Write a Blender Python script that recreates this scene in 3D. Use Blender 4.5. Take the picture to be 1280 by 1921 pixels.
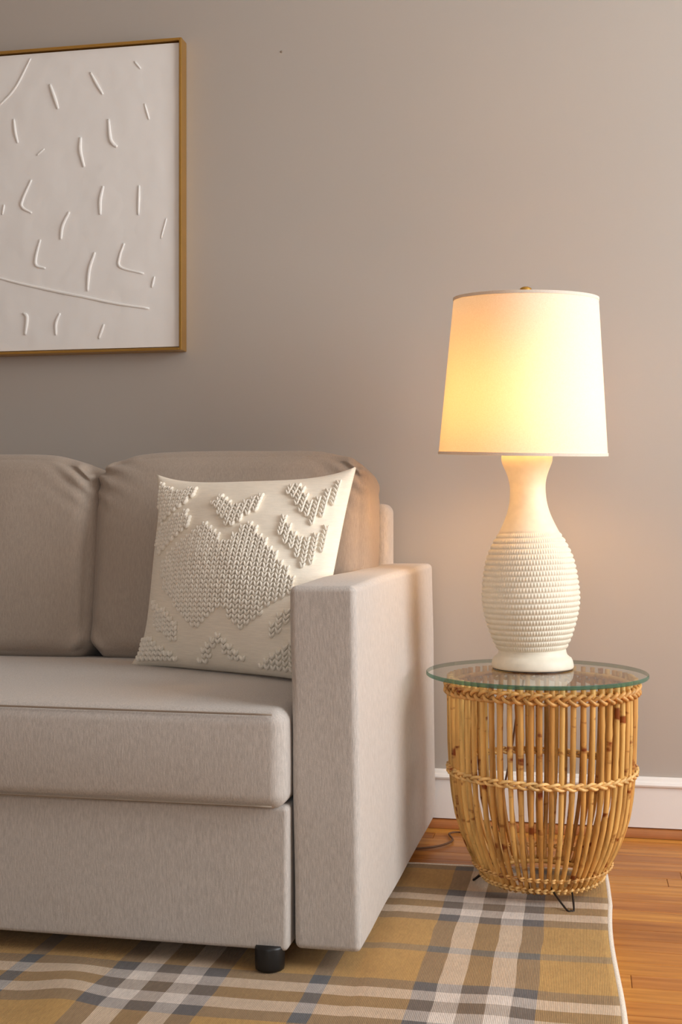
import bpy, bmesh, math, random
from mathutils import Vector, Matrix, noise

for o in list(bpy.data.objects):
    bpy.data.objects.remove(o, do_unlink=True)
scene = bpy.context.scene
COL = scene.collection
R = math.radians
PI = math.pi
random.seed(7)

# ------------------------------------------------------------------ camera
cam = bpy.data.cameras.new('camera')
cam.sensor_fit = 'VERTICAL'
cam.sensor_height = 36.0
cam.sensor_width = 24.0
cam.lens = 43.25
cam.shift_y = 0.0039
cam.clip_start = 0.05
cam_o = bpy.data.objects.new('camera', cam)
cam_o.location = (0, 0, 0.742)
cam_o.rotation_euler = (R(90), 0, R(11))
COL.objects.link(cam_o)
scene.camera = cam_o

# ------------------------------------------------------------------ world and daylight
world = bpy.data.worlds.new('sky')
scene.world = world
world.use_nodes = True
world.node_tree.nodes['Background'].inputs[0].default_value = (0.80, 0.90, 1.0, 1)
world.node_tree.nodes['Background'].inputs[1].default_value = 1.0

def area_light(name, loc, rot, sx, sy, power, color):
    l = bpy.data.lights.new(name, 'AREA')
    l.shape = 'RECTANGLE'; l.size = sx; l.size_y = sy
    l.energy = power; l.color = color
    o = bpy.data.objects.new(name, l)
    o.location = loc; o.rotation_euler = rot
    COL.objects.link(o)
    return o

# daylight entering the window in the right wall, plus an added rear fill light
area_light('window_daylight', (1.99, 1.55, 1.50), (0, R(90), 0), 1.70, 1.70, 67, (0.93, 0.975, 1.0))
area_light('rear_fill_light', (0.2, -2.39, 1.45), (R(90), 0, 0), 1.8, 1.5, 16, (0.95, 0.97, 1.0))

vs = scene.view_settings
vs.view_transform = 'Standard'
vs.look = 'None'
vs.exposure = 0.0
vs.gamma = 1.0
vs.use_curve_mapping = False

# ------------------------------------------------------------------ helpers
def srgb(r, g, b):
    def f(c):
        c /= 255.0
        return c / 12.92 if c <= 0.04045 else ((c + 0.055) / 1.055) ** 2.4
    return (f(r), f(g), f(b), 1.0)

def tag(o, label=None, cat=None, group=None, kind=None):
    if label: o['label'] = label
    if cat: o['category'] = cat
    if group: o['group'] = group
    if kind: o['kind'] = kind
    return o

def empty(name, loc, rz=0.0):
    o = bpy.data.objects.new(name, None)
    o.location = loc; o.rotation_euler = (0, 0, rz)
    o.empty_display_size = 0.05
    COL.objects.link(o)
    return o

def link(name, me, mat, parent=None, loc=(0, 0, 0), rot=(0, 0, 0), smooth=True):
    if smooth:
        for p in me.polygons: p.use_smooth = True
    if mat is not None and not me.materials:
        for m in (mat if isinstance(mat, (list, tuple)) else [mat]):
            me.materials.append(m)
    o = bpy.data.objects.new(name, me)
    o.location = loc; o.rotation_euler = rot
    if parent: o.parent = parent
    COL.objects.link(o)
    return o

class MB:
    """collects vertices and faces of one mesh"""
    def __init__(self): self.v = []; self.f = []
    def add(self, vs_, fs_):
        n = len(self.v)
        self.v += [tuple(p) for p in vs_]
        self.f += [tuple(i + n for i in f) for f in fs_]
    def box(self, x0, x1, y0, y1, z0, z1):
        self.add([(x0,y0,z0),(x1,y0,z0),(x1,y1,z0),(x0,y1,z0),(x0,y0,z1),(x1,y0,z1),(x1,y1,z1),(x0,y1,z1)],
                 [(0,3,2,1),(4,5,6,7),(0,1,5,4),(1,2,6,5),(2,3,7,6),(3,0,4,7)])
    def lathe(self, prof, n=64, cap=True):
        vs_ = []; fs_ = []
        m = len(prof)
        for r, z in prof:
            for k in range(n):
                a = 2 * PI * k / n
                vs_.append((r * math.cos(a), r * math.sin(a), z))
        for i in range(m - 1):
            for k in range(n):
                k2 = (k + 1) % n
                fs_.append((i*n + k, i*n + k2, (i+1)*n + k2, (i+1)*n + k))
        if cap:
            if prof[0][0] > 1e-5: fs_.append(tuple(reversed(range(n))))
            if prof[-1][0] > 1e-5: fs_.append(tuple(range((m-1)*n, m*n)))
        self.add(vs_, fs_)
    def tube(self, pts, rad, n=8, closed=False, flat=None):
        pts = [Vector(p) for p in pts]
        m = len(pts)
        if not hasattr(rad, '__len__'): rad = [rad] * m
        up = Vector((0.123, 0.31, 0.94)).normalized()
        vs_ = []; fs_ = []
        prev = None
        for i, p in enumerate(pts):
            if closed: t = pts[(i+1) % m] - pts[i-1]
            else: t = pts[min(i+1, m-1)] - pts[max(i-1, 0)]
            t.normalize()
            a = (prev if prev is not None else up)
            a = a - t * a.dot(t)
            if a.length < 1e-4: a = Vector((1,0,0)) - t * t.x
            a.normalize(); prev = a
            b = t.cross(a)
            for k in range(n):
                q = 2 * PI * k / n
                d = a * math.cos(q) + b * math.sin(q)
                off = d * rad[i]
                if flat: off = Vector((off.x*flat[0], off.y*flat[1], off.z*flat[2]))
                vs_.append(p + off)
        for i in range(m if closed else m - 1):
            j = (i + 1) % m
            for k in range(n):
                k2 = (k + 1) % n
                fs_.append((i*n + k, i*n + k2, j*n + k2, j*n + k))
        if not closed:
            fs_.append(tuple(reversed(range(n)))); fs_.append(tuple(range((m-1)*n, m*n)))
        self.add(vs_, fs_)
    def mesh(self, name):
        me = bpy.data.meshes.new(name)
        me.from_pydata(self.v, [], self.f)
        me.update()
        return me
    def build(self, name, mat, parent=None, loc=(0,0,0), rot=(0,0,0), smooth=False, bevel=0.0):
        me = self.mesh(name)
        if bevel:
            bm = bmesh.new(); bm.from_mesh(me)
            bmesh.ops.bevel(bm, geom=list(bm.edges), offset=bevel, segments=2, affect='EDGES', profile=0.5)
            bm.to_mesh(me); bm.free()
        return link(name, me, mat, parent, loc, rot, smooth)

def catmull(pts, n):
    pts = [Vector(p) for p in pts]
    P = [pts[0]*2 - pts[1]] + pts + [pts[-1]*2 - pts[-2]]
    out = []
    for i in range(1, len(P) - 2):
        p0, p1, p2, p3 = P[i-1], P[i], P[i+1], P[i+2]
        for k in range(n):
            t = k / n
            out.append(0.5 * (2*p1 + (p2-p0)*t + (2*p0-5*p1+4*p2-p3)*t*t + (3*p1-p0-3*p2+p3)*t**3))
    out.append(pts[-1])
    return out

def soft_box(h, r, bulge=(0,0,0), seg=18, warp=None):
    """rounded, slightly swollen box centred on the origin; h half sizes, r edge radius"""
    def ticks(hh):
        n = 7
        a = []
        for k in range(n):
            a.append(-hh + r * (1 - math.cos(PI/2 * k/n)) if False else -hh + r * k / n)
        m = seg
        inner = [-(hh-r) + 2*(hh-r) * k / m for k in range(m + 1)]
        b = [-q for q in reversed(a)]
        return a + inner + b
    T = [ticks(x) for x in h]
    N = [len(t) - 1 for t in T]
    vid = {}; verts = []; faces = []
    def V_(i, j, k):
        key = (i, j, k)
        if key in vid: return vid[key]
        p = Vector((T[0][i], T[1][j], T[2][k]))
        inner = Vector([max(-(h[a]-r), min(h[a]-r, p[a])) for a in range(3)])
        d = p - inner
        q = inner + d.normalized() * r if d.length > 1e-9 else p
        s = [max(-1, min(1, p[a] / h[a])) for a in range(3)]
        bx = bulge[0] * (1 - s[1]**2) * (1 - s[2]**2) * s[0]
        by = bulge[1] * (1 - s[0]**4) * (1 - s[2]**2) * s[1]
        bz = bulge[2] * (1 - s[0]**4) * (1 - s[1]**2) * s[2]
        q = q + Vector((bx, by, bz))
        if warp: q = warp(q, s)
        vid[key] = len(verts); verts.append(tuple(q))
        return vid[key]
    for (a, b, c) in ((0,1,2), (1,2,0), (2,0,1)):
        for side in (0, 1):
            for i in range(N[a]):
                for j in range(N[b]):
                    quad = []
                    for di, dj in ((0,0),(1,0),(1,1),(0,1)):
                        idx = [0,0,0]
                        idx[a] = i + di; idx[b] = j + dj; idx[c] = N[c] if side else 0
                        quad.append(V_(*idx))
                    faces.append(tuple(quad) if side else tuple(reversed(quad)))
    me = bpy.data.meshes.new('soft')
    me.from_pydata(verts, [], faces)
    me.update()
    return me

# ------------------------------------------------------------------ material helpers
class NT:
    def __init__(self, name):
        self.m = bpy.data.materials.new(name)
        self.m.use_nodes = True
        self.t = self.m.node_tree
        self.b = self.t.nodes['Principled BSDF']
        self.out = self.t.nodes['Material Output']
    def n(self, typ, **kw):
        nd = self.t.nodes.new(typ)
        for k, v in kw.items(): setattr(nd, k, v)
        return nd
    def l(self, a, b): self.t.links.new(a, b)
    def coord(self, out='Object', scale=(1,1,1), loc=(0,0,0)):
        tc = self.n('ShaderNodeTexCoord'); mp = self.n('ShaderNodeMapping')
        mp.inputs['Scale'].default_value = scale
        mp.inputs['Location'].default_value = loc
        self.l(tc.outputs[out], mp.inputs[0])
        return mp.outputs[0]
    def noise(self, vec, scale, detail=2, rough=0.5):
        nd = self.n('ShaderNodeTexNoise')
        nd.inputs['Scale'].default_value = scale
        nd.inputs['Detail'].default_value = detail
        nd.inputs['Roughness'].default_value = rough
        self.l(vec, nd.inputs['Vector'])
        return nd.outputs[0]
    def ramp(self, fac, stops, interp='LINEAR'):
        nd = self.n('ShaderNodeValToRGB')
        cr = nd.color_ramp; cr.interpolation = interp
        while len(cr.elements) < len(stops): cr.elements.new(0.5)
        for e, (p, c) in zip(cr.elements, stops):
            e.position = p; e.color = c
        self.l(fac, nd.inputs[0])
        return nd.outputs[0]
    def math(self, op, a, b=None, clamp=False):
        nd = self.n('ShaderNodeMath', operation=op); nd.use_clamp = clamp
        for i, x in enumerate((a, b)):
            if x is None: continue
            if isinstance(x, (int, float)): nd.inputs[i].default_value = x
            else: self.l(x, nd.inputs[i])
        return nd.outputs[0]
    def mix(self, fac, a, b, blend='MIX'):
        nd = self.n('ShaderNodeMix', data_type='RGBA', blend_type=blend)
        for i, x in ((0, fac), (6, a), (7, b)):
            if isinstance(x, (int, float)): nd.inputs[i].default_value = x
            elif isinstance(x, tuple): nd.inputs[i].default_value = x
            else: self.l(x, nd.inputs[i])
        return nd.outputs[2]
    def bump(self, h, strength=0.3, dist=0.002):
        nd = self.n('ShaderNodeBump')
        nd.inputs['Strength'].default_value = strength
        nd.inputs['Distance'].default_value = dist
        self.l(h, nd.inputs['Height'])
        self.l(nd.outputs[0], self.b.inputs['Normal'])
    def set(self, col=None, rough=0.6, metal=0.0, spec=None, sheen=None):
        if col is not None:
            if isinstance(col, tuple): self.b.inputs['Base Color'].default_value = col
            else: self.l(col, self.b.inputs['Base Color'])
        self.b.inputs['Roughness'].default_value = rough
        self.b.inputs['Metallic'].default_value = metal
        if spec is not None: self.b.inputs['Specular IOR Level'].default_value = spec
        if sheen: self.b.inputs['Sheen Weight'].default_value = sheen
        return self.m

def scaled(c, k): return (c[0]*k, c[1]*k, c[2]*k, 1)

def mat_plain(name, col, rough=0.5, metal=0.0, spec=None, var=0.06, scale=30):
    w = NT(name)
    f = w.noise(w.coord(), scale, 3)
    return w.set(w.ramp(f, [(0.3, scaled(col, 1-var)), (0.7, scaled(col, 1+var))]), rough, metal, spec)

def mat_wall():
    w = NT('wall_paint')
    c = srgb(184, 175, 166)
    f = w.noise(w.coord(), 1.3, 2)
    h = w.noise(w.coord(), 320, 3)
    w.bump(h, 0.06, 0.001)
    return w.set(w.ramp(f, [(0.3, scaled(c, 0.98)), (0.7, scaled(c, 1.02))]), 0.55, 0, 0.35)

def mat_fabric(name, col, streak=(420, 420, 70), var=0.16, bump=0.35):
    w = NT(name)
    a = w.noise(w.coord(scale=streak), 1.0, 3, 0.65)
    b = w.noise(w.coord(scale=(900, 900, 900)), 1.0, 1)
    f = w.math('ADD', w.math('MULTIPLY', a, 0.75), w.math('MULTIPLY', b, 0.25))
    w.bump(f, bump, 0.0015)
    return w.set(w.ramp(f, [(0.34, scaled(col, 1-var)), (0.5, col), (0.66, scaled(col, 1+var))]), 0.9, 0, 0.2, 0.15)

def mat_wood_floor():
    w = NT('oak_floor')
    oi = w.n('ShaderNodeObjectInfo')
    tc = w.n('ShaderNodeTexCoord'); mp = w.n('ShaderNodeMapping')
    mp.inputs['Scale'].default_value = (2.2, 38, 38)
    w.l(tc.outputs['Object'], mp.inputs[0])
    cmb = w.n('ShaderNodeCombineXYZ')
    w.l(w.math('MULTIPLY', oi.outputs['Random'], 40.0), cmb.inputs[0])
    w.l(w.math('MULTIPLY', oi.outputs['Random'], 17.0), cmb.inputs[1])
    w.l(cmb.outputs[0], mp.inputs['Location'])
    g = w.noise(mp.outputs[0], 1.5, 5, 0.6)
    grain = w.ramp(g, [(0.30, srgb(168, 110, 48)), (0.5, srgb(202, 143, 68)), (0.72, srgb(222, 168, 90))])
    tone = w.ramp(oi.outputs['Random'], [(0.0, srgb(212, 186, 170)), (0.35, srgb(238, 216, 196)), (0.7, srgb(255, 244, 222)), (1.0, srgb(226, 200, 186))])
    w.bump(g, 0.05, 0.001)
    return w.set(w.mix(1.0, grain, tone, 'MULTIPLY'), 0.36, 0, 0.4)

def mat_rug():
    w = NT('plaid_wool')
    tc = w.n('ShaderNodeTexCoord'); sp = w.n('ShaderNodeSeparateXYZ')
    w.l(tc.outputs['Object'], sp.inputs[0])
    P = 0.489
    gold = srgb(200, 158, 96); gray = srgb(112, 106, 104); cream = srgb(234, 220, 208)
    taupe = srgb(132, 112, 92)
    def stripes(coord, c0, blue):
        jit = w.noise(w.coord(scale=(9, 9, 9)), 1.0, 1)
        cc = w.math('ADD', coord, w.math('MULTIPLY', w.math('SUBTRACT', jit, 0.5), 0.007))
        fr = w.math('FRACT', w.math('DIVIDE', w.math('SUBTRACT', cc, c0 - P/2), P))
        def q(x): return 0.5 + x / P
        stops = [(0.0, blue), (0.030, gold), (q(-0.0955), gray), (q(-0.058), cream), (q(-0.020), taupe),
                 (q(0.020), cream), (q(0.058), gray), (q(0.0955), gold), (0.970, blue)]
        return w.ramp(fr, stops, 'CONSTANT')
    wx = stripes(sp.outputs[0], -0.160, srgb(104, 110, 116))
    wy = stripes(sp.outputs[1], 2.315, srgb(132, 126, 116))
    # woven twill: warp and weft show alternately in fine ribs
    rib = w.n('ShaderNodeTexWave', wave_type='BANDS', bands_direction='X')
    rib.inputs['Scale'].default_value = 120.0
    rib.inputs['Distortion'].default_value = 1.5
    rib.inputs['Detail'].default_value = 2
    rib.inputs['Detail Scale'].default_value = 4
    w.l(tc.outputs['Object'], rib.inputs['Vector'])
    fac = w.math('ADD', w.math('MULTIPLY', rib.outputs[1], 0.24), 0.38)
    col = w.mix(fac, wx, wy)
    fuzz = w.noise(w.coord(scale=(260, 60, 60)), 1.0, 3, 0.7)
    col = w.mix(1.0, col, w.ramp(fuzz, [(0.3, (0.80, 0.80, 0.80, 1)), (0.7, (1.0, 1.0, 1.0, 1))]), 'MULTIPLY')
    mott = w.noise(w.coord(scale=(11, 11, 11)), 1.0, 4, 0.7)
    col = w.mix(1.0, col, w.ramp(mott, [(0.3, (0.86, 0.85, 0.85, 1)), (0.7, (1.0, 1.0, 1.0, 1))]), 'MULTIPLY')
    w.bump(w.math('ADD', rib.outputs[1], fuzz), 0.35, 0.002)
    return w.set(col, 0.95, 0, 0.1, 0.1)

def mat_rattan(name, base, rough=0.45):
    w = NT(name)
    oi = w.n('ShaderNodeObjectInfo')
    shift = w.n('ShaderNodeCombineXYZ')      # every cane is cut from a different stem
    for k_ in range(3): w.l(w.math('MULTIPLY', oi.outputs['Random'], 60.0 + 23.0 * k_), shift.inputs[k_])
    def stem(scale):
        sock = w.coord(scale=scale)
        w.l(shift.outputs[0], sock.node.inputs['Location'])
        return sock
    streak = w.noise(stem((60, 60, 7)), 1.0, 4, 0.6)
    blot = w.noise(stem((14, 14, 30)), 1.0, 3, 0.6)
    col = w.ramp(streak, [(0.28, scaled(base, 0.55)), (0.5, base), (0.75, scaled(base, 1.3))])
    spots = w.ramp(blot, [(0.60, (1, 1, 1, 1)), (0.68, srgb(160, 104, 58))])
    col = w.mix(1.0, col, spots, 'MULTIPLY')
    tone = w.ramp(oi.outputs['Random'], [(0.0, srgb(218, 186, 148)), (0.5, srgb(240, 220, 190)), (1.0, srgb(255, 244, 220))])
    col = w.mix(1.0, col, tone, 'MULTIPLY')
    w.bump(streak, 0.25, 0.001)
    return w.set(col, rough, 0, 0.4)

def mat_glass():
    w = NT('clear_glass')
    lw = w.n('ShaderNodeLayerWeight'); lw.inputs[0].default_value = 0.5
    p5 = w.math('POWER', lw.outputs['Facing'], 5.0)
    fac = w.math('ADD', w.math('MULTIPLY', p5, 0.95), 0.04, True)
    tr = w.n('ShaderNodeBsdfTransparent'); tr.inputs[0].default_value = (0.93, 0.97, 0.95, 1)
    gl = w.n('ShaderNodeBsdfGlossy'); gl.inputs['Roughness'].default_value = 0.02
    mx = w.n('ShaderNodeMixShader')
    w.l(fac, mx.inputs[0]); w.l(tr.outputs[0], mx.inputs[1]); w.l(gl.outputs[0], mx.inputs[2])
    w.l(mx.outputs[0], w.out.inputs[0])
    return w.m

def mat_glass_under():
    w = NT('glass_underside')
    tr = w.n('ShaderNodeBsdfTransparent'); tr.inputs[0].default_value = (0.96, 0.985, 0.975, 1)
    w.l(tr.outputs[0], w.out.inputs[0])
    return w.m

def mat_glass_edge():
    w = NT('glass_green_edge')
    w.set(srgb(78, 112, 96), 0.12, 0, 0.6)
    tr = w.n('ShaderNodeBsdfTransparent'); tr.inputs[0].default_value = srgb(150, 200, 178)
    mx = w.n('ShaderNodeMixShader'); mx.inputs[0].default_value = 0.62
    w.l(tr.outputs[0], mx.inputs[1]); w.l(w.b.outputs[0], mx.inputs[2])
    w.l(mx.outputs[0], w.out.inputs[0])
    return w.m

def mat_shade():
    w = NT('linen_shade')
    f = w.noise(w.coord(scale=(420, 420, 420)), 1.0, 2)
    tint = w.ramp(f, [(0.3, (0.86, 0.80, 0.70, 1)), (0.7, (0.92, 0.87, 0.78, 1))])
    d = w.n('ShaderNodeBsdfDiffuse'); t = w.n('ShaderNodeBsdfTranslucent')
    w.l(tint, d.inputs[0]); w.l(w.mix(1.0, tint, (1.0, 0.86, 0.62, 1), 'MULTIPLY'), t.inputs[0])
    mx = w.n('ShaderNodeMixShader'); mx.inputs[0].default_value = 0.25
    w.l(d.outputs[0], mx.inputs[1]); w.l(t.outputs[0], mx.inputs[2])
    w.l(mx.outputs[0], w.out.inputs[0])
    return w.m

def mat_bulb():
    w = NT('lit_bulb')
    e = w.n('ShaderNodeEmission')
    e.inputs[0].default_value = (1.0, 0.53, 0.16, 1)
    e.inputs[1].default_value = 70.0
    w.l(e.outputs[0], w.out.inputs[0])
    return w.m

M = {}
M['wall'] = mat_wall()
M['ceiling'] = mat_plain('ceiling_white', srgb(236, 232, 226), 0.8)
M['white_trim'] = mat_plain('white_trim', srgb(243, 239, 235), 0.4, var=0.02, scale=6)
M['floor'] = mat_wood_floor()
M['shoe'] = mat_plain('stained_oak', srgb(176, 112, 62), 0.4, var=0.15, scale=12)
M['fabric'] = mat_fabric('sofa_linen', srgb(197, 188, 180))
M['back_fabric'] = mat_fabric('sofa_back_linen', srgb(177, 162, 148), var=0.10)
M['seam'] = mat_plain('seam_thread', srgb(150, 134, 118), 0.9)
M['black'] = mat_plain('black_plastic', srgb(22, 21, 21), 0.4)
M['pillow'] = mat_fabric('cream_cotton', srgb(249, 238, 220), streak=(40, 40, 700), var=0.07, bump=0.35)
M['yarn'] = mat_fabric('cream_yarn', srgb(250, 241, 226), streak=(500, 500, 500), var=0.10, bump=0.3)
M['rug'] = mat_rug()
M['rug_edge'] = mat_fabric('rug_binding', srgb(228, 216, 200), streak=(600, 200, 600))
M['rattan'] = mat_rattan('rattan_cane', srgb(230, 192, 126))
M['cane'] = mat_rattan('cane_binding', srgb(240, 204, 146))
M['glass'] = mat_glass(); M['glass_under'] = mat_glass_under(); M['glass_edge'] = mat_glass_edge()
M['iron'] = mat_plain('dark_iron', srgb(52, 46, 42), 0.45, 0.6)
M['ceramic'] = mat_plain('cream_ceramic', srgb(236, 226, 206), 0.5, var=0.04, scale=60)
M['shade'] = mat_shade(); M['bulb'] = mat_bulb()
M['brass'] = mat_plain('brushed_brass', srgb(212, 168, 84), 0.3, 1.0, var=0.05)
M['gold_frame'] = mat_plain('gold_frame', srgb(204, 160, 84), 0.30, 0.85, var=0.06, scale=9)
M['plaster'] = mat_plain('white_plaster', srgb(246, 243, 239), 0.85, var=0.015, scale=5)
M['cord'] = mat_plain('brown_cord', srgb(104, 68, 40), 0.5)

# ------------------------------------------------------------------ room
YW = 2.93
XR, XL, YF, ZC = 2.0, -3.2, -2.4, 2.6
def structure(o): return tag(o, kind='structure')

m = MB(); m.box(XL, XR, YW, YW + 0.1, -0.02, ZC); structure(m.build('wall_back', M['wall']))
m = MB(); m.box(XL - 0.1, XL, YF, YW, -0.02, ZC); structure(m.build('wall_left', M['wall']))
m = MB()   # right wall around its window opening
wy0, wy1, wz0, wz1 = 0.68, 2.42, 0.63, 2.37
m.box(XR, XR + 0.12, YF, wy0, -0.02, ZC); m.box(XR, XR + 0.12, wy1, YW, -0.02, ZC)
m.box(XR, XR + 0.12, wy0, wy1, -0.02, wz0); m.box(XR, XR + 0.12, wy0, wy1, wz1, ZC)
structure(m.build('wall_right', M['wall']))
m = MB()   # wall behind the camera around an opening added for the fill light
fx0, fx1, fz0, fz1 = -0.72, 1.12, 0.68, 2.22
m.box(XL, fx0, YF - 0.12, YF, -0.02, ZC); m.box(fx1, XR, YF - 0.12, YF, -0.02, ZC)
m.box(fx0, fx1, YF - 0.12, YF, -0.02, fz0); m.box(fx0, fx1, YF - 0.12, YF, fz1, ZC)
structure(m.build('wall_front', M['wall']))
m = MB(); m.box(XL, XR, YF, YW, ZC, ZC + 0.08); structure(m.build('ceiling', M['ceiling']))
# right window frame, and an unseen one added around the rear fill
m = MB()
for a in (wy0 - 0.06, wy1): m.box(XR - 0.02, XR - 0.001, a, a + 0.06, wz0 - 0.06, wz1 + 0.06)
for a in (wz0 - 0.06, wz1): m.box(XR - 0.02, XR - 0.001, wy0, wy1, a, a + 0.06)
structure(m.build('window_1', M['white_trim']))
m = MB()
for a in (fx0 - 0.06, fx1): m.box(a, a + 0.06, YF + 0.001, YF + 0.02, fz0 - 0.06, fz1 + 0.06)
for a in (fz0 - 0.06, fz1): m.box(fx0, fx1, YF + 0.001, YF + 0.02, a, a + 0.06)
structure(m.build('fill_window', M['white_trim']))

# floor: sub-floor slab with each board as its own piece
m = MB(); m.box(XL, XR, YF, YW, -0.05, -0.012)
floor = structure(m.build('floor', M['shoe']))
PW = 0.0555
rows = int((YW - YF) / PW) + 1
far_boards = MB()
rng = random.Random(3)
board_mesh = {}
for r_ in range(rows):
    y1 = YW - r_ * PW
    y0 = max(YF, y1 - PW)
    x = XL - rng.uniform(0, 0.9)
    while x < XR:
        L = rng.choice((0.9, 1.2, 1.5, 0.7))
        x0, x1 = max(x, XL), min(x + L, XR)
        x += L
        if x1 - x0 < 0.02: continue
        near = y0 > 1.2 and x1 > -1.5 and x0 < 1.2
        if near:
            key = (round(x1 - x0, 3), round(y1 - y0, 3))
            if key not in board_mesh:
                b = MB(); lx, ly = (x1 - x0) / 2 - 0.0004, (y1 - y0) / 2 - 0.0005
                c = 0.0009
                b.v = [(-lx, -ly, -0.012), (lx, -ly, -0.012), (lx, ly, -0.012), (-lx, ly, -0.012),
                       (-lx, -ly, -c), (lx, -ly, -c), (lx, ly, -c), (-lx, ly, -c),
                       (-lx + c, -ly + c, 0), (lx - c, -ly + c, 0), (lx - c, ly - c, 0), (-lx + c, ly - c, 0)]
                b.f = [(0,1,5,4), (1,2,6,5), (2,3,7,6), (3,0,4,7), (4,5,9,8), (5,6,10,9), (6,7,11,10), (7,4,8,11), (8,9,10,11)]
                me = b.mesh('floor_board'); me.materials.append(M['floor']); board_mesh[key] = me
            o = link('floor_board', board_mesh[key], None, floor, ((x0+x1)/2, (y0+y1)/2, 0), smooth=False)
        else:
            far_boards.box(x0 + 0.0004, x1 - 0.0004, y0 + 0.0005, y1 - 0.0005, -0.012, 0)
fb = far_boards.build('floor_boards', M['floor'], floor); tag(fb, kind='stuff')

# baseboard with moulded cap, wooden shoe strip below it
def extrude_profile(name, prof, mat, x0, x1, parent=None):
    m = MB(); n = len(prof)
    vs_ = [(x0, y, z) for y, z in prof] + [(x1, y, z) for y, z in prof]
    fs_ = [(i, (i+1) % n, n + (i+1) % n, n + i) for i in range(n)] + [tuple(reversed(range(n))), tuple(range(n, 2*n))]
    m.add(vs_, fs_)
    return m.build(name, mat, parent)
bp = [(YW, 0.024), (YW - 0.014, 0.024), (YW - 0.014, 0.118), (YW - 0.019, 0.119), (YW - 0.020, 0.123), (YW - 0.017, 0.128),
      (YW - 0.012, 0.131), (YW - 0.010, 0.136), (YW - 0.004, 0.139), (YW, 0.139)]
structure(extrude_profile('baseboard_back', bp, M['white_trim'], XL, XR))
sp_ = [(YW, 0.001), (YW - 0.020, 0.001)] + [(YW - 0.020 * math.cos(a), 0.006 + 0.018 * math.sin(a)) for a in [PI/2 * k/6 for k in range(7)]] + [(YW, 0.024)]
structure(extrude_profile('trim_1', sp_, M['shoe'], XL, XR))
m = MB(); m.lathe([(0.0, -0.004), (0.0032, -0.004), (0.0036, -0.001), (0.002, 0.0012), (0, 0.0016)], 10)
tag(m.build('wall_nail', M['seam'], None, (-0.718, YW - 0.0005, 1.879), (R(90), 0, 0)),
    'tiny dark nail left bare in the wall right of the framed picture', 'nail')

# ------------------------------------------------------------------ rug
RX0, RX1, RY0, RY1 = -2.1, 0.057, 0.95, 2.578
def rug_z(x, y):
    z = 0.0
    # slack ripples in front of the sofa and along the free edge
    z += 0.010 * math.exp(-((x + 0.78 + 0.25*(y-1.8)) / 0.05)**2) * math.exp(-((y - 1.78) / 0.10)**2)
    z += 0.004 * math.exp(-((x + 0.12) / 0.05)**2) * math.exp(-((y - 1.84) / 0.10)**2)
    z += 0.0012 * (1 + math.sin(13*x + 3*y)) * (1 if x > -0.34 else 0.3)
    return z
def rug_edge_x(y):
    return 0.006 * math.sin(7.5 * y + 0.6) - 0.012 * max(0, (y - 2.38) / 0.2)
nx, ny = 150, 120
top = []; m = MB()
for j in range(ny + 1):
    for i in range(nx + 1):
        u, v = i / nx, j / ny
        y = RY0 + (RY1 - RY0) * v + 0.018 * max(0, (u - 0.8) / 0.2) * v
        x = RX0 + (RX1 - RX0) * u + rug_edge_x(y) * u**6
        top.append((x, y, 0.0085 + rug_z(x, y)))
bot = [(x, y, 0.001) for x, y, z in top]
W = nx + 1
fs_ = [(j*W+i, j*W+i+1, (j+1)*W+i+1, (j+1)*W+i) for j in range(ny) for i in range(nx)]
off = len(top)
fs_ += [tuple(k + off for k in reversed(f)) for f in fs_]
ring = [i for i in range(W)] + [j*W + nx for j in range(1, ny+1)] + [ny*W + i for i in range(nx-1, -1, -1)] + [j*W for j in range(ny-1, 0, -1)]
fs_ += [(ring[k], ring[k] + off, ring[(k+1) % len(ring)] + off, ring[(k+1) % len(ring)]) for k in range(len(ring))]
m.add(top + bot, fs_)
rug = m.build('area_rug', M['rug'], smooth=True)
tag(rug, 'gold, grey and cream plaid woven rug under the sofa and basket table', 'rug')
m = MB()
m.tube([(top[k][0], top[k][1], top[k][2] * 0.5 + 0.0005) for k in ring], 0.0058, 8, closed=True)
tag(m.build('bound_edge', M['rug_edge'], rug, smooth=True), 'cream overlocked binding')

# ------------------------------------------------------------------ sofa
sofa = empty('sofa', (-1.05, 2.40, 0))
tag(sofa, 'oatmeal linen sofa with square arms and plump back cushions', 'sofa')
SO = Vector(sofa.location)
def part(name, me, mat, center, rot=(0,0,0), parent=sofa):
    return link(name, me, mat, parent, Vector(center) - SO, rot)

AX0, AX1 = -0.4535, -0.344
def arm_warp(sgn):
    def wf(q, s):
        q = q.copy()
        q.x += 0.0045 * (-s[2]) * sgn
        if s[1] < -0.3 and abs(s[0]) < 0.99:
            q.y += 0.001 * noise.noise(q * 9)
        q += 0.0025 * noise.noise_vector(q * 5.0)
        return q
    return wf
part('armrest', soft_box((0.0548, 0.475, 0.295), 0.011, (0.005, 0.002, 0.004), 22, arm_warp(1)), M['fabric'],
     ((AX0 + AX1)/2 + 0.0015, 2.415, 0.335))
part('armrest', soft_box((0.0548, 0.475, 0.295), 0.011, (0.005, 0.002, 0.004), 22, arm_warp(-1)), M['fabric'],
     (-1.698, 2.415, 0.335))
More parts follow.
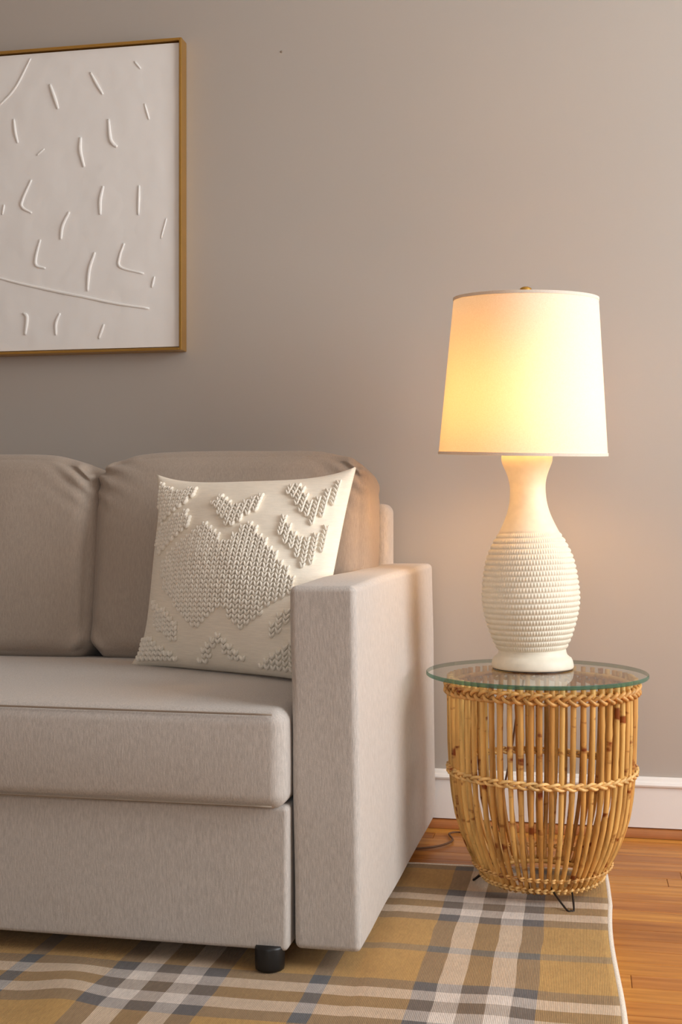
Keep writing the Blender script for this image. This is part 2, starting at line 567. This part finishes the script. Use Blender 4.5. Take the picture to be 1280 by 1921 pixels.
# seat box below the cushion
part('seat_base', soft_box((0.5795, 0.44, 0.1165), 0.008, (0, 0.003, 0), 20), M['fabric'], (-1.0345, 2.362, 0.1575))
def seat_warp(q, s):
    q = q.copy()
    q += 0.003 * noise.noise_vector(q * 3.1 + Vector((3, 1, 7)))
    return q
SH = (0.579, 0.335, 0.080)
sc = part('seat_cushion', soft_box(SH, 0.024, (0.004, 0.010, 0.010), 26, seat_warp), M['fabric'], (-1.0355, 2.235, 0.352))
for zz, yy in ((0.0735, -0.3345), (-0.0735, -0.3345)):
    m = MB()
    m.tube([(x, yy - 0.0005 - 0.003 * (1 - (x/SH[0])**4) * (1 - (zz/SH[2])**2), zz) for x in [-0.56 + 1.12 * k/40 for k in range(41)]], 0.0016, 6)
    m.build('seam', M['seam'], sc, smooth=True)
# back frame
part('back_frame', soft_box((0.622, 0.050, 0.365), 0.022, (0, 0.002, 0), 20), M['fabric'], (-1.052, 2.795, 0.405))
# back cushions
def back_warp(seed, corner):
    def wf(q, s):
        q = q.copy()
        o = Vector((seed * 3.7, seed, 0))
        q += Vector((0.002, 0.006, 0.004)).lerp(Vector((0.002, 0.006, 0.004)), 0) * noise.noise(q * 4.0 + o)
        q.y += 0.004 * noise.noise(q * 9.0 + o)
        # pulled-down, gathered upper corners
        for sx in (-1, 1):
            d = ((s[0] - sx) / 0.24)**2 + ((s[2] - 1) / 0.42)**2
            g = math.exp(-d)
            q.z -= 0.020 * g * (corner if sx > 0 else 1.0)
            q.y += 0.010 * g * math.sin(34 * (s[0] * 0.9 + s[2]) * 0.9)
            d2 = ((s[0] - sx) / 0.16)**2 + ((s[2] + 1) / 0.30)**2
            q.y += 0.009 * math.exp(-d2) * math.sin(22 * (s[0] * sx - s[2] * 0.8))
        return q
    return wf
BH = (0.300, 0.098, 0.222)
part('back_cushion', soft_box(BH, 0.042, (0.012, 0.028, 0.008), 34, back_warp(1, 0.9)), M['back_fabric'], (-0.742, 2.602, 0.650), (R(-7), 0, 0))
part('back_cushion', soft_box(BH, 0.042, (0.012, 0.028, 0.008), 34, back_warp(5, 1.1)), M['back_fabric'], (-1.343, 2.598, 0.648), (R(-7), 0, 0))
# short round feet
m = MB(); m.lathe([(0.020, 0), (0.0235, 0.002), (0.024, 0.006), (0.0245, 0.036), (0.023, 0.0405)], 28)
fme = m.mesh('foot')
for x, y in ((-0.487, 1.932), (-1.58, 1.932), (-0.487, 2.76), (-1.61, 2.76)):
    part('foot', fme, M['black'], (x, y, 0.0092 if y < 2.5 else 0.0))
# the sofa stands a touch askew to the wall
sofa.rotation_euler[2] = R(-0.7)
sofa.location = (-1.0505, 2.4086, 0)

# ------------------------------------------------------------------ throw pillow
TL, TR = Vector((-0.864, 2.440, 0.828)), Vector((-0.437, 2.400, 0.838))
BL, BR = Vector((-0.896, 2.375, 0.437)), Vector((-0.470, 2.185, 0.438))
PC = (BL + BR) / 2
def pil(u, v, side):
    """point on the pillow skin; u, v in -1..1, side +1 front, -1 back"""
    uu = u * (1 - (0.115 if u < 0 else 0.035) * (1 - v**4) * (1 - 0.4*v)); vv = v * (1 - (0.11 if v > 0 else 0.03) * (1 - u**4))
    a, b = (uu + 1) / 2, (vv + 1) / 2
    p = BL*(1-a)*(1-b) + BR*a*(1-b) + TL*(1-a)*b + TR*a*b
    nrm = ((BR - BL) + (TR - TL)).cross((TL - BL) + (TR - BR)).normalized()   # faces the room
    if nrm.y > 0: nrm = -nrm
    w = (max(0, 1 - u*u) * max(0, 1 - v*v)) ** 0.62
    th = (0.080 if side > 0 else 0.050) * w
    lump = 0.004 * noise.noise(Vector((u*3, v*3, side * 5))) * w
    return p + nrm * side * (th + lump + 0.003) - PC
def pil_n(u, v):
    e = 0.01
    return (pil(u+e, v, 1) - pil(u-e, v, 1)).cross(pil(u, v+e, 1) - pil(u, v-e, 1)).normalized()
pillow = empty('throw_pillow', PC)
tag(pillow, 'cream cotton throw pillow with raised knitted diamonds and chevrons', 'pillow')
n = 56
m = MB()
for side in (1, -1):
    vs_ = [pil(-1 + 2*i/n, -1 + 2*j/n, side) for j in range(n+1) for i in range(n+1)]
    fs_ = [(j*(n+1)+i, j*(n+1)+i+1, (j+1)*(n+1)+i+1, (j+1)*(n+1)+i) for j in range(n) for i in range(n)]
    m.add(vs_, fs_ if side > 0 else [tuple(reversed(f)) for f in fs_])
me = m.mesh('cover')
bm = bmesh.new(); bm.from_mesh(me); bmesh.ops.remove_doubles(bm, verts=bm.verts, dist=0.0075 * 0 + 1e-5)
rim = [[e for e in bm.edges if e.is_boundary]]
bmesh.ops.bridge_loops(bm, edges=rim[0]); bm.to_mesh(me); bm.free()
link('cover', me, M['pillow'], pillow)
POLY = [[(-0.71, -0.14), (-0.65, 0.08), (-0.2, 0.4), (0.07, 0.15), (0.26, 0.41), (0.74, -0.12), (0.75, -0.29), (0.31, -0.66), (0.11, -0.45), (-0.17, -0.69), (-0.59, -0.33)],
 [(-0.22, 0.64), (-0.17, 0.74), (0.06, 0.58), (0.25, 0.75), (0.33, 0.61), (0.07, 0.32)],
 [(0.46, 0.81), (0.54, 0.9), (0.76, 0.64), (0.97, 0.95), (0.97, 0.74), (0.8, 0.38)],
 [(0.51, 0.31), (0.5, 0.54), (0.77, 0.21), (0.97, 0.48), (0.97, 0.25), (0.82, -0.06)],
 [(-0.97, 0.93), (-0.67, 0.81), (-0.45, 0.91), (-0.51, 0.69), (-0.87, 0.4)],
 [(-0.91, 0.36), (-0.47, 0.58), (-0.42, 0.37), (-0.83, 0.07)],
 [(-0.81, -0.4), (-0.42, -0.6), (-0.41, -0.82), (-0.77, -0.63)],
 [(-0.97, -0.97), (-0.9, -0.71), (-0.64, -0.83), (-0.31, -0.97), (-0.52, -0.97), (-0.75, -0.95)],
 [(0.08, -0.68), (0.36, -0.89), (0.23, -0.95), (0.09, -0.79), (-0.1, -0.97), (-0.23, -0.97)],
 [(0.57, -0.73), (0.59, -0.59), (0.96, -0.16), (0.97, -0.36)],
 [(0.4, -0.97), (0.97, -0.57), (0.97, -0.97), (0.55, -0.97)]]
def inside(p, poly):
    c = False; x, y = p
    for (x0, y0), (x1, y1) in zip(poly, poly[1:] + poly[:1]):
        if (y0 > y) != (y1 > y) and x < (x1 - x0) * (y - y0) / (y1 - y0) + x0: c = not c
    return c
def ellipsoid(mb, c, ax, ay, az, n=6):
    vs_ = [c + az]; rings = (0.75, 0.0, -0.75)
    for h in rings:
        rr = math.sqrt(1 - h*h)
        for k in range(n):
            a = 2*PI*k/n
            vs_.append(c + az*h + (ax*math.cos(a) + ay*math.sin(a)) * rr)
    vs_.append(c - az)
    fs_ = [(0, 1+k, 1+(k+1) % n) for k in range(n)]
    for r0 in (0, 1):
        for k in range(n):
            k2 = (k+1) % n
            fs_.append((1+r0*n+k, 1+(r0+1)*n+k, 1+(r0+1)*n+k2, 1+r0*n+k2))
    last = len(vs_) - 1
    fs_ += [(1+2*n+k, last, 1+2*n+(k+1) % n) for k in range(n)]
    mb.add(vs_, fs_)
NC, NR = 34, 46
rng = random.Random(5)
for poly in POLY:
    m = MB()
    for ci in range(NC):
        for rj in range(NR):
            u = -1 + 2 * (ci + 0.5) / NC; v = -1 + 2 * (rj + 0.5) / NR
            if not inside((u, v), poly): continue
            c = pil(u, v, 1); nn = pil_n(u, v)
            tu = (pil(u + 0.01, v, 1) - pil(u - 0.01, v, 1)).normalized()
            tv = nn.cross(tu).normalized()
            hw = 0.43 / NC / 2
            for s in (-1, 1):
                d = (tv * 0.9 + tu * 0.42 * s).normalized()
                side_ = nn.cross(d)
                j = rng.uniform(0.9, 1.12)
                ellipsoid(m, c + tu * s * hw * 0.46 + nn * 0.0025, side_ * 0.0027 * j, nn * 0.0056 * j, d * 0.0068 * j)
    o = m.build('knitted_patch', M['yarn'], pillow, smooth=True)

# ------------------------------------------------------------------ rattan side table
TX, TY = -0.075, 2.461
table = empty('side_table', (TX, TY, 0.009))
tag(table, 'rattan cane drum side table with round glass top beside the sofa arm', 'side table')
PROF = [(0.020, 0.108), (0.035, 0.119), (0.060, 0.133), (0.085, 0.1455), (0.115, 0.1565), (0.150, 0.1665), (0.190, 0.1725), (0.235, 0.1760), (0.300, 0.1785), (0.360, 0.1795), (0.418, 0.1800)]
def prof_r(z):
    for (z0, r0), (z1, r1) in zip(PROF, PROF[1:]):
        if z <= z1: return r0 + (r1 - r0) * max(0, (z - z0)) / (z1 - z0)
    return PROF[-1][1]
NP = 57
rng = random.Random(11)
variants = []
for vnum in range(9):
    rad0 = rng.uniform(0.0045, 0.0057)
    nodes = [rng.uniform(0.06, 0.40) for _ in range(2)]
    pts = []; rad = []
    wob = rng.uniform(0, 9)
    zs = [0.020 + 0.398 * k / 22 for k in range(23)]
    for z in zs:
        r = prof_r(z)
        pts.append((r + 0.0012 * math.sin(9*z + wob), 0.0015 * math.sin(7*z + 2*wob), z))
        k = 1.0 + 0.20 * max(math.exp(-((z - q) / 0.008)**2) for q in nodes)
        rad.append(rad0 * k * (0.92 + 0.16 * (z / 0.42)))
    m = MB(); m.tube(pts, rad, 8)
    me = m.mesh('cane_pole'); variants.append(me)
for k in range(NP):
    a = 2 * PI * (k + rng.uniform(-0.07, 0.07)) / NP
    link('cane_pole', variants[rng.randrange(9)], M['rattan'], table, rot=(0, 0, a))
def braid(z, amp, depth, turns, rad, name, out=0.004, strands=3):
    m = MB(); N_ = 720
    for s in range(strands):
        pts = []
        for i in range(N_):
            th = 2 * PI * i / N_
            ph = turns * th + 2 * PI * s / strands
            zz = z + amp * math.sin(ph) + 0.0015 * math.sin(3 * th + 1)
            r = prof_r(zz) + out + depth * math.sin(2 * ph)
            pts.append((r * math.cos(th), r * math.sin(th), zz))
        m.tube(pts, rad, 6, closed=True)
    return m.build(name, M['cane'], table, smooth=True)
braid(0.396, 0.0085, 0.0042, 19, 0.0036, 'braided_band', 0.0060)
braid(0.236, 0.0052, 0.0036, 17, 0.0031, 'braided_band', 0.0058)
braid(0.050, 0.0030, 0.0036, 29, 0.0022, 'braided_band', 0.0050, 2)
braid(0.026, 0.0036, 0.0032, 29, 0.0026, 'braided_band', 0.0045, 2)
# inner hoop that carries the pole ends
for zc, rr, tr in ((0.404, 0.171, 0.0045), (0.024, 0.100, 0.0045)):
    m = MB(); m.tube([(rr*math.cos(2*PI*k/96), rr*math.sin(2*PI*k/96), zc) for k in range(96)], tr, 8, closed=True)
    m.build('hoop', M['rattan'], table, smooth=True)
# hairpin feet of bent wire
for a, rf in ((R(-68), 0.0), (R(171), -0.020), (R(52), -0.012)):
    m = MB()
    pts = [(0.100, -0.021, 0.034), (0.124 + rf*0.5, -0.016, 0.020), (0.154 + rf, -0.0065, 0.003), (0.157 + rf, 0, 0.0022), (0.154 + rf, 0.0065, 0.003), (0.124 + rf*0.5, 0.016, 0.020), (0.100, 0.021, 0.034)]
    m.tube(catmull(pts, 6), 0.0019, 8)
    m.build('hairpin_leg', M['iron'], table, rot=(0, 0, a), smooth=True)
# glass disc
GR, GZ = 0.217, 0.4185
gx, gy = -0.010, -0.002
m = MB(); N_ = 128
prof = [(GR - 0.0015, GZ), (GR, GZ + 0.0015), (GR, GZ + 0.0065), (GR - 0.0015, GZ + 0.008)]
for r, z in prof:
    m.v += [(r*math.cos(2*PI*k/N_), r*math.sin(2*PI*k/N_), z) for k in range(N_)]
for i in range(3):
    m.f += [(i*N_+k, i*N_+(k+1) % N_, (i+1)*N_+(k+1) % N_, (i+1)*N_+k) for k in range(N_)]
m.f.append(tuple(reversed(range(N_)))); m.f.append(tuple(range(3*N_, 4*N_)))
glass = m.build('glass_top', [M['glass'], M['glass_under'], M['glass_edge']], table, (gx, gy, 0))
for p in glass.data.polygons:
    p.material_index = 2
    if len(p.vertices) > 4: p.material_index = 0 if p.normal.z > 0 else 1
tag(glass, 'clear round glass with green edge')

# ------------------------------------------------------------------ table lamp
LZ = 0.009 + GZ + 0.008
lamp = empty('table_lamp', (-0.094, 2.503, LZ + 0.0003))
tag(lamp, 'lit table lamp with ribbed cream ceramic base and tapered white shade', 'lamp')
K = 934.0; Y0 = 1250.0
# turned foot
foot = [(0.0, 0.002), (75.5, 0.002), (76.5, 0.005), (76.2, 0.010), (75.0, 0.016), (72.5, 0.022), (68, 0.0255), (64.5, 0.029), (63, 0.034), (62, 0.040), (0.0, 0.040)]
m = MB(); m.lathe([(r / K, z) for r, z in foot], 96, cap=False)
fo = m.build('lamp_foot', M['ceramic'], lamp, smooth=True)
m = MB(); m.lathe([(0.0, 0.0), (0.0795, 0.0), (0.0795, 0.0022), (0.0, 0.0022)], 64, cap=False)
m.build('felt_pad', M['black'], fo)
body = [(1226, 62), (1215, 63.5), (1203, 69), (1191, 74.5), (1168, 82), (1145, 88), (1125, 90.8), (1109, 91), (1090, 89.5), (1074, 87.5), (1055, 84), (1039, 79.8), (1016, 69.5), (1003, 62), (992, 55), (971, 45), (955, 39), (938, 35), (920, 33.3), (905, 33.5), (892, 36), (880, 40), (868, 45), (859, 47.5), (848, 47), (838, 42), (832, 30)]
cv = catmull([((Y0 - y) / K, r / K, 0) for y, r in body], 8)
def body_r(z):
    for a, b in zip(cv, cv[1:]):
        if a.x <= z <= b.x: return a.y + (b.y - a.y) * (z - a.x) / max(1e-9, b.x - a.x)
    return cv[-1].y if z > cv[-1].x else cv[0].y
z0, z1 = cv[0].x, cv[-1].x
zr0, zr1 = (Y0 - 1214) / K, (Y0 - 994) / K       # beaded zone
NB = 22; per = 8; BEAD = 96; SEG = BEAD * 5
zs = [z0 + (zr0 - z0) * k / 4 for k in range(4)] + [zr0 + (zr1 - zr0) * k / (NB * per) for k in range(NB * per)] + [zr1 + (z1 - zr1) * k / 40 for k in range(41)]
m = MB()
for z in zs:
    r = body_r(z)
    inz = zr0 <= z < zr1
    bi = 0; t = 0
    if inz:
        q = (z - zr0) / (zr1 - zr0) * NB
        bi = int(q); t = q - bi
        groove = 0.0034 * (math.sin(PI * t) ** 0.7)
    for k in range(SEG):
        a = 2 * PI * k / SEG
        rr = r
        if inz:
            patch = 0.45 + 0.55 * max(0, min(1, 0.5 + 1.4 * noise.noise(Vector((math.cos(a)*1.6, math.sin(a)*1.6, z*14)))))
            be = 0.5 + 0.5 * math.cos(BEAD * a + bi * PI)
            rr = r - 0.0022 + groove * (1 - 0.60 * patch * (1 - be))
        m.v.append((rr * math.cos(a), rr * math.sin(a), z))
for i in range(len(zs) - 1):
    for k in range(SEG):
        k2 = (k + 1) % SEG
        m.f.append((i*SEG+k, i*SEG+k2, (i+1)*SEG+k2, (i+1)*SEG+k))
m.f.append(tuple(range((len(zs)-1)*SEG, len(zs)*SEG)))
m.build('lamp_body', M['ceramic'], lamp, smooth=True, rot=(0, R(-1.5), 0))
# shade, leaning slightly on its harp
hz0, hz1 = 0.866 - LZ, 1.178 - LZ
r0, r1 = 0.1692, 0.1440
shade = link('lamp_shade', (lambda mb: (mb.lathe([(r0 + (r1 - r0) * k/12, (hz1 - hz0) * k/12) for k in range(13)], 128, cap=False), mb.mesh('lamp_shade'))[1])(MB()),
             M['shade'], lamp, (-0.0204, 0.010, hz0), (R(3.3), R(1.3), 0))
for rr, zz in ((r0, 0.002), (r1, hz1 - hz0 - 0.002)):
    m = MB(); m.lathe([(rr - 0.0012, zz - 0.003), (rr + 0.0012, zz - 0.003), (rr + 0.0012, zz + 0.003), (rr - 0.0012, zz + 0.003), (rr - 0.0012, zz - 0.003)], 128, cap=False)
    m.build('rim_tape', M['shade'], shade)
# socket, harp, spider, finial and bulb
m = MB(); m.lathe([(0.012, 0.405), (0.017, 0.412), (0.017, 0.450), (0.014, 0.470)], 24)
m.build('socket', M['brass'], lamp, (-0.011, 0, 0), smooth=True)
m = MB()
m.tube(catmull([(-0.012, 0, 0.42), (-0.05, 0, 0.50), (-0.055, 0, 0.60), (-0.03, 0, 0.70), (0, 0, 0.735), (0.03, 0, 0.70), (0.055, 0, 0.60), (0.05, 0, 0.50), (0.012, 0, 0.42)], 6), 0.0018, 6)
m.build('harp', M['brass'], lamp, (-0.011, 0, 0), smooth=True)
hh = hz1 - hz0
m = MB()
for k in range(3):
    a = 2*PI*k/3 + 0.5
    m.tube([(0, 0, hh - 0.014), (r1*math.cos(a), r1*math.sin(a), hh - 0.004)], 0.0016, 6)
m.build('spider', M['brass'], shade)
m = MB(); m.lathe([(0.003, hh - 0.016), (0.006, hh - 0.010), (0.005, hh + 0.001), (0.0115, hh + 0.008), (0.0125, hh + 0.014), (0.0115, hh + 0.021), (0.006, hh + 0.024), (0.0, hh + 0.0245)], 24)
m.build('finial', M['brass'], shade, smooth=True)
m = MB(); m.lathe([(0.012, 0.470), (0.014, 0.480), (0.024, 0.510), (0.030, 0.535), (0.028, 0.555), (0.018, 0.572), (0.0, 0.578)], 14, cap=False)
m.build('bulb', M['bulb'], lamp, (-0.013, 0, 0), smooth=True)
# cord over the back of the glass, down behind the basket and off under the sofa
m = MB()
pts = [(-0.094, 2.580, LZ + 0.004), (-0.105, 2.640, LZ + 0.003), (-0.112, 2.690, LZ - 0.010), (-0.122, 2.720, 0.38), (-0.138, 2.745, 0.30), (-0.150, 2.752, 0.22), (-0.180, 2.77, 0.08), (-0.215, 2.80, 0.010),
       (-0.270, 2.865, 0.005), (-0.298, 2.850, 0.005), (-0.285, 2.785, 0.005), (-0.330, 2.722, 0.005), (-0.42, 2.700, 0.005), (-0.56, 2.760, 0.005)]
m.tube(catmull(pts, 8), 0.0023, 8)
tag(m.build('power_cord', M['cord'], smooth=True), 'thin brown power cord looping on the floor between sofa arm and basket table', 'cord')

# ------------------------------------------------------------------ framed relief picture
FX0, FX1, FZ0, FZ1 = -2.02, -0.9605, 1.150, 1.917
FYF, FYB = 2.888, 2.9285
pic = empty('framed_picture', ((FX0 + FX1)/2, FYB, FZ0))
tag(pic, 'white textured plaster relief picture in a thin gold frame', 'picture')
PO = Vector(pic.location)
ft = 0.0062
def rail(x0, x1, z0, z1):
    m = MB(); m.box(x0 - PO.x, x1 - PO.x, FYF - PO.y, FYB - PO.y, z0 - PO.z, z1 - PO.z)
    m.build('frame_rail', M['gold_frame'], pic, bevel=0.0010)
rail(FX0, FX0 + ft, FZ0, FZ1); rail(FX1 - ft, FX1, FZ0, FZ1)
rail(FX0 + ft, FX1 - ft, FZ0, FZ0 + ft); rail(FX0 + ft, FX1 - ft, FZ1 - ft, FZ1)
m = MB(); m.box(FX0 + ft - PO.x, FX1 - ft - PO.x, -0.006, 0.0, ft, FZ1 - FZ0 - ft)
m.build('backing', M['gold_frame'], pic)
g = 0.0095
cx0, cx1, cz0, cz1 = FX0 + g - PO.x, FX1 - g - PO.x, g, FZ1 - FZ0 - g
CY = 2.897 - PO.y
m = MB(); nx, nz = 130, 96
grid = []
for j in range(nz + 1):
    for i in range(nx + 1):
        x = cx0 + (cx1 - cx0) * i / nx; z = cz0 + (cz1 - cz0) * j / nz
        edge = min(i, nx - i, j, nz - j) == 0
        grid.append((x, CY - (0 if edge else 0.0010 * noise.noise(Vector((x*14, 0, z*14))) + 0.0006 * noise.noise(Vector((x*40, 3, z*40)))), z))
W = nx + 1
m.add(grid, [(j*W+i, j*W+i+1, (j+1)*W+i+1, (j+1)*W+i) for j in range(nz) for i in range(nx)])
m.box(cx0, cx1, CY + 0.0003, -0.006, cz0, cz1)
canvas = m.build('canvas', M['plaster'], pic, smooth=False)
for p in canvas.data.polygons[:nx*nz]: p.use_smooth = True
STROKES = [
 (3, [(-1.448, 1.781), (-1.403, 1.824), (-1.361, 1.896)]),
 (5, [(-1.309, 1.827), (-1.297, 1.794), (-1.287, 1.764)]),
 (4, [(-1.201, 1.85), (-1.184, 1.819), (-1.168, 1.793)]),
 (3, [(-1.085, 1.869), (-1.069, 1.85)]),
 (3, [(-1.059, 1.763), (-1.047, 1.723)]),
 (4, [(-1.407, 1.746), (-1.403, 1.713), (-1.396, 1.685)]),
 (5, [(-1.153, 1.73), (-1.149, 1.684), (-1.141, 1.668), (-1.131, 1.66)]),
 (2.5, [(-1.344, 1.651), (-1.324, 1.666)]),
 (5, [(-1.227, 1.689), (-1.228, 1.656), (-1.218, 1.615)]),
 (4, [(-1.359, 1.59), (-1.383, 1.54), (-1.383, 1.521), (-1.358, 1.506)]),
 (5, [(-1.167, 1.564), (-1.175, 1.53), (-1.175, 1.493)]),
 (3.5, [(-1.073, 1.561), (-1.075, 1.488)]),
 (4.5, [(-1.257, 1.504), (-1.275, 1.47), (-1.28, 1.436)]),
 (4, [(-1.335, 1.438), (-1.346, 1.399), (-1.346, 1.374), (-1.321, 1.365)]),
 (4.5, [(-1.189, 1.4), (-1.204, 1.357), (-1.209, 1.304)]),
 (3.5, [(-1.112, 1.419), (-1.124, 1.386), (-1.121, 1.36), (-1.061, 1.342)]),
 (3, [(-1.033, 1.334), (-1.04, 1.307)]),
 (4, [(-1.46, 1.349), (-1.388, 1.329), (-1.284, 1.304), (-1.216, 1.289), (-1.133, 1.27), (-1.047, 1.255)]),
 (5, [(-1.381, 1.254), (-1.371, 1.243), (-1.376, 1.199)]),
 (4, [(-1.282, 1.251), (-1.293, 1.226), (-1.293, 1.196)]),
 (3.5, [(-1.165, 1.22), (-1.179, 1.184)]),
 (3, [(-1.433, 1.531), (-1.438, 1.505)]),
 (2.5, [(-1.002, 1.476), (-1.016, 1.427)])]
rng = random.Random(2)
for k in range(20):     # the relief goes on over the part of the picture left of the photograph
    x = rng.uniform(-1.97, -1.50); z = rng.uniform(1.22, 1.82); d = rng.uniform(-0.02, 0.02)
    STROKES.append((rng.uniform(3, 5), [(x, z), (x - d, z + 0.03), (x - 2.2*d, z + 0.06)]))
for wd, pl in STROKES:
    P3 = catmull([(x - PO.x, CY - 0.0005, z - PO.z) for x, z in pl], 7)
    nn = len(P3)
    rad = [wd * 0.001 * (0.45 + 0.55 * math.sin(PI * (0.12 + 0.76 * k/(nn-1)))) for k in range(nn)]
    m = MB(); m.tube(P3, rad, 8, flat=(1, 0.75, 1))
    m.build('plaster_stroke', M['plaster'], canvas, smooth=True)
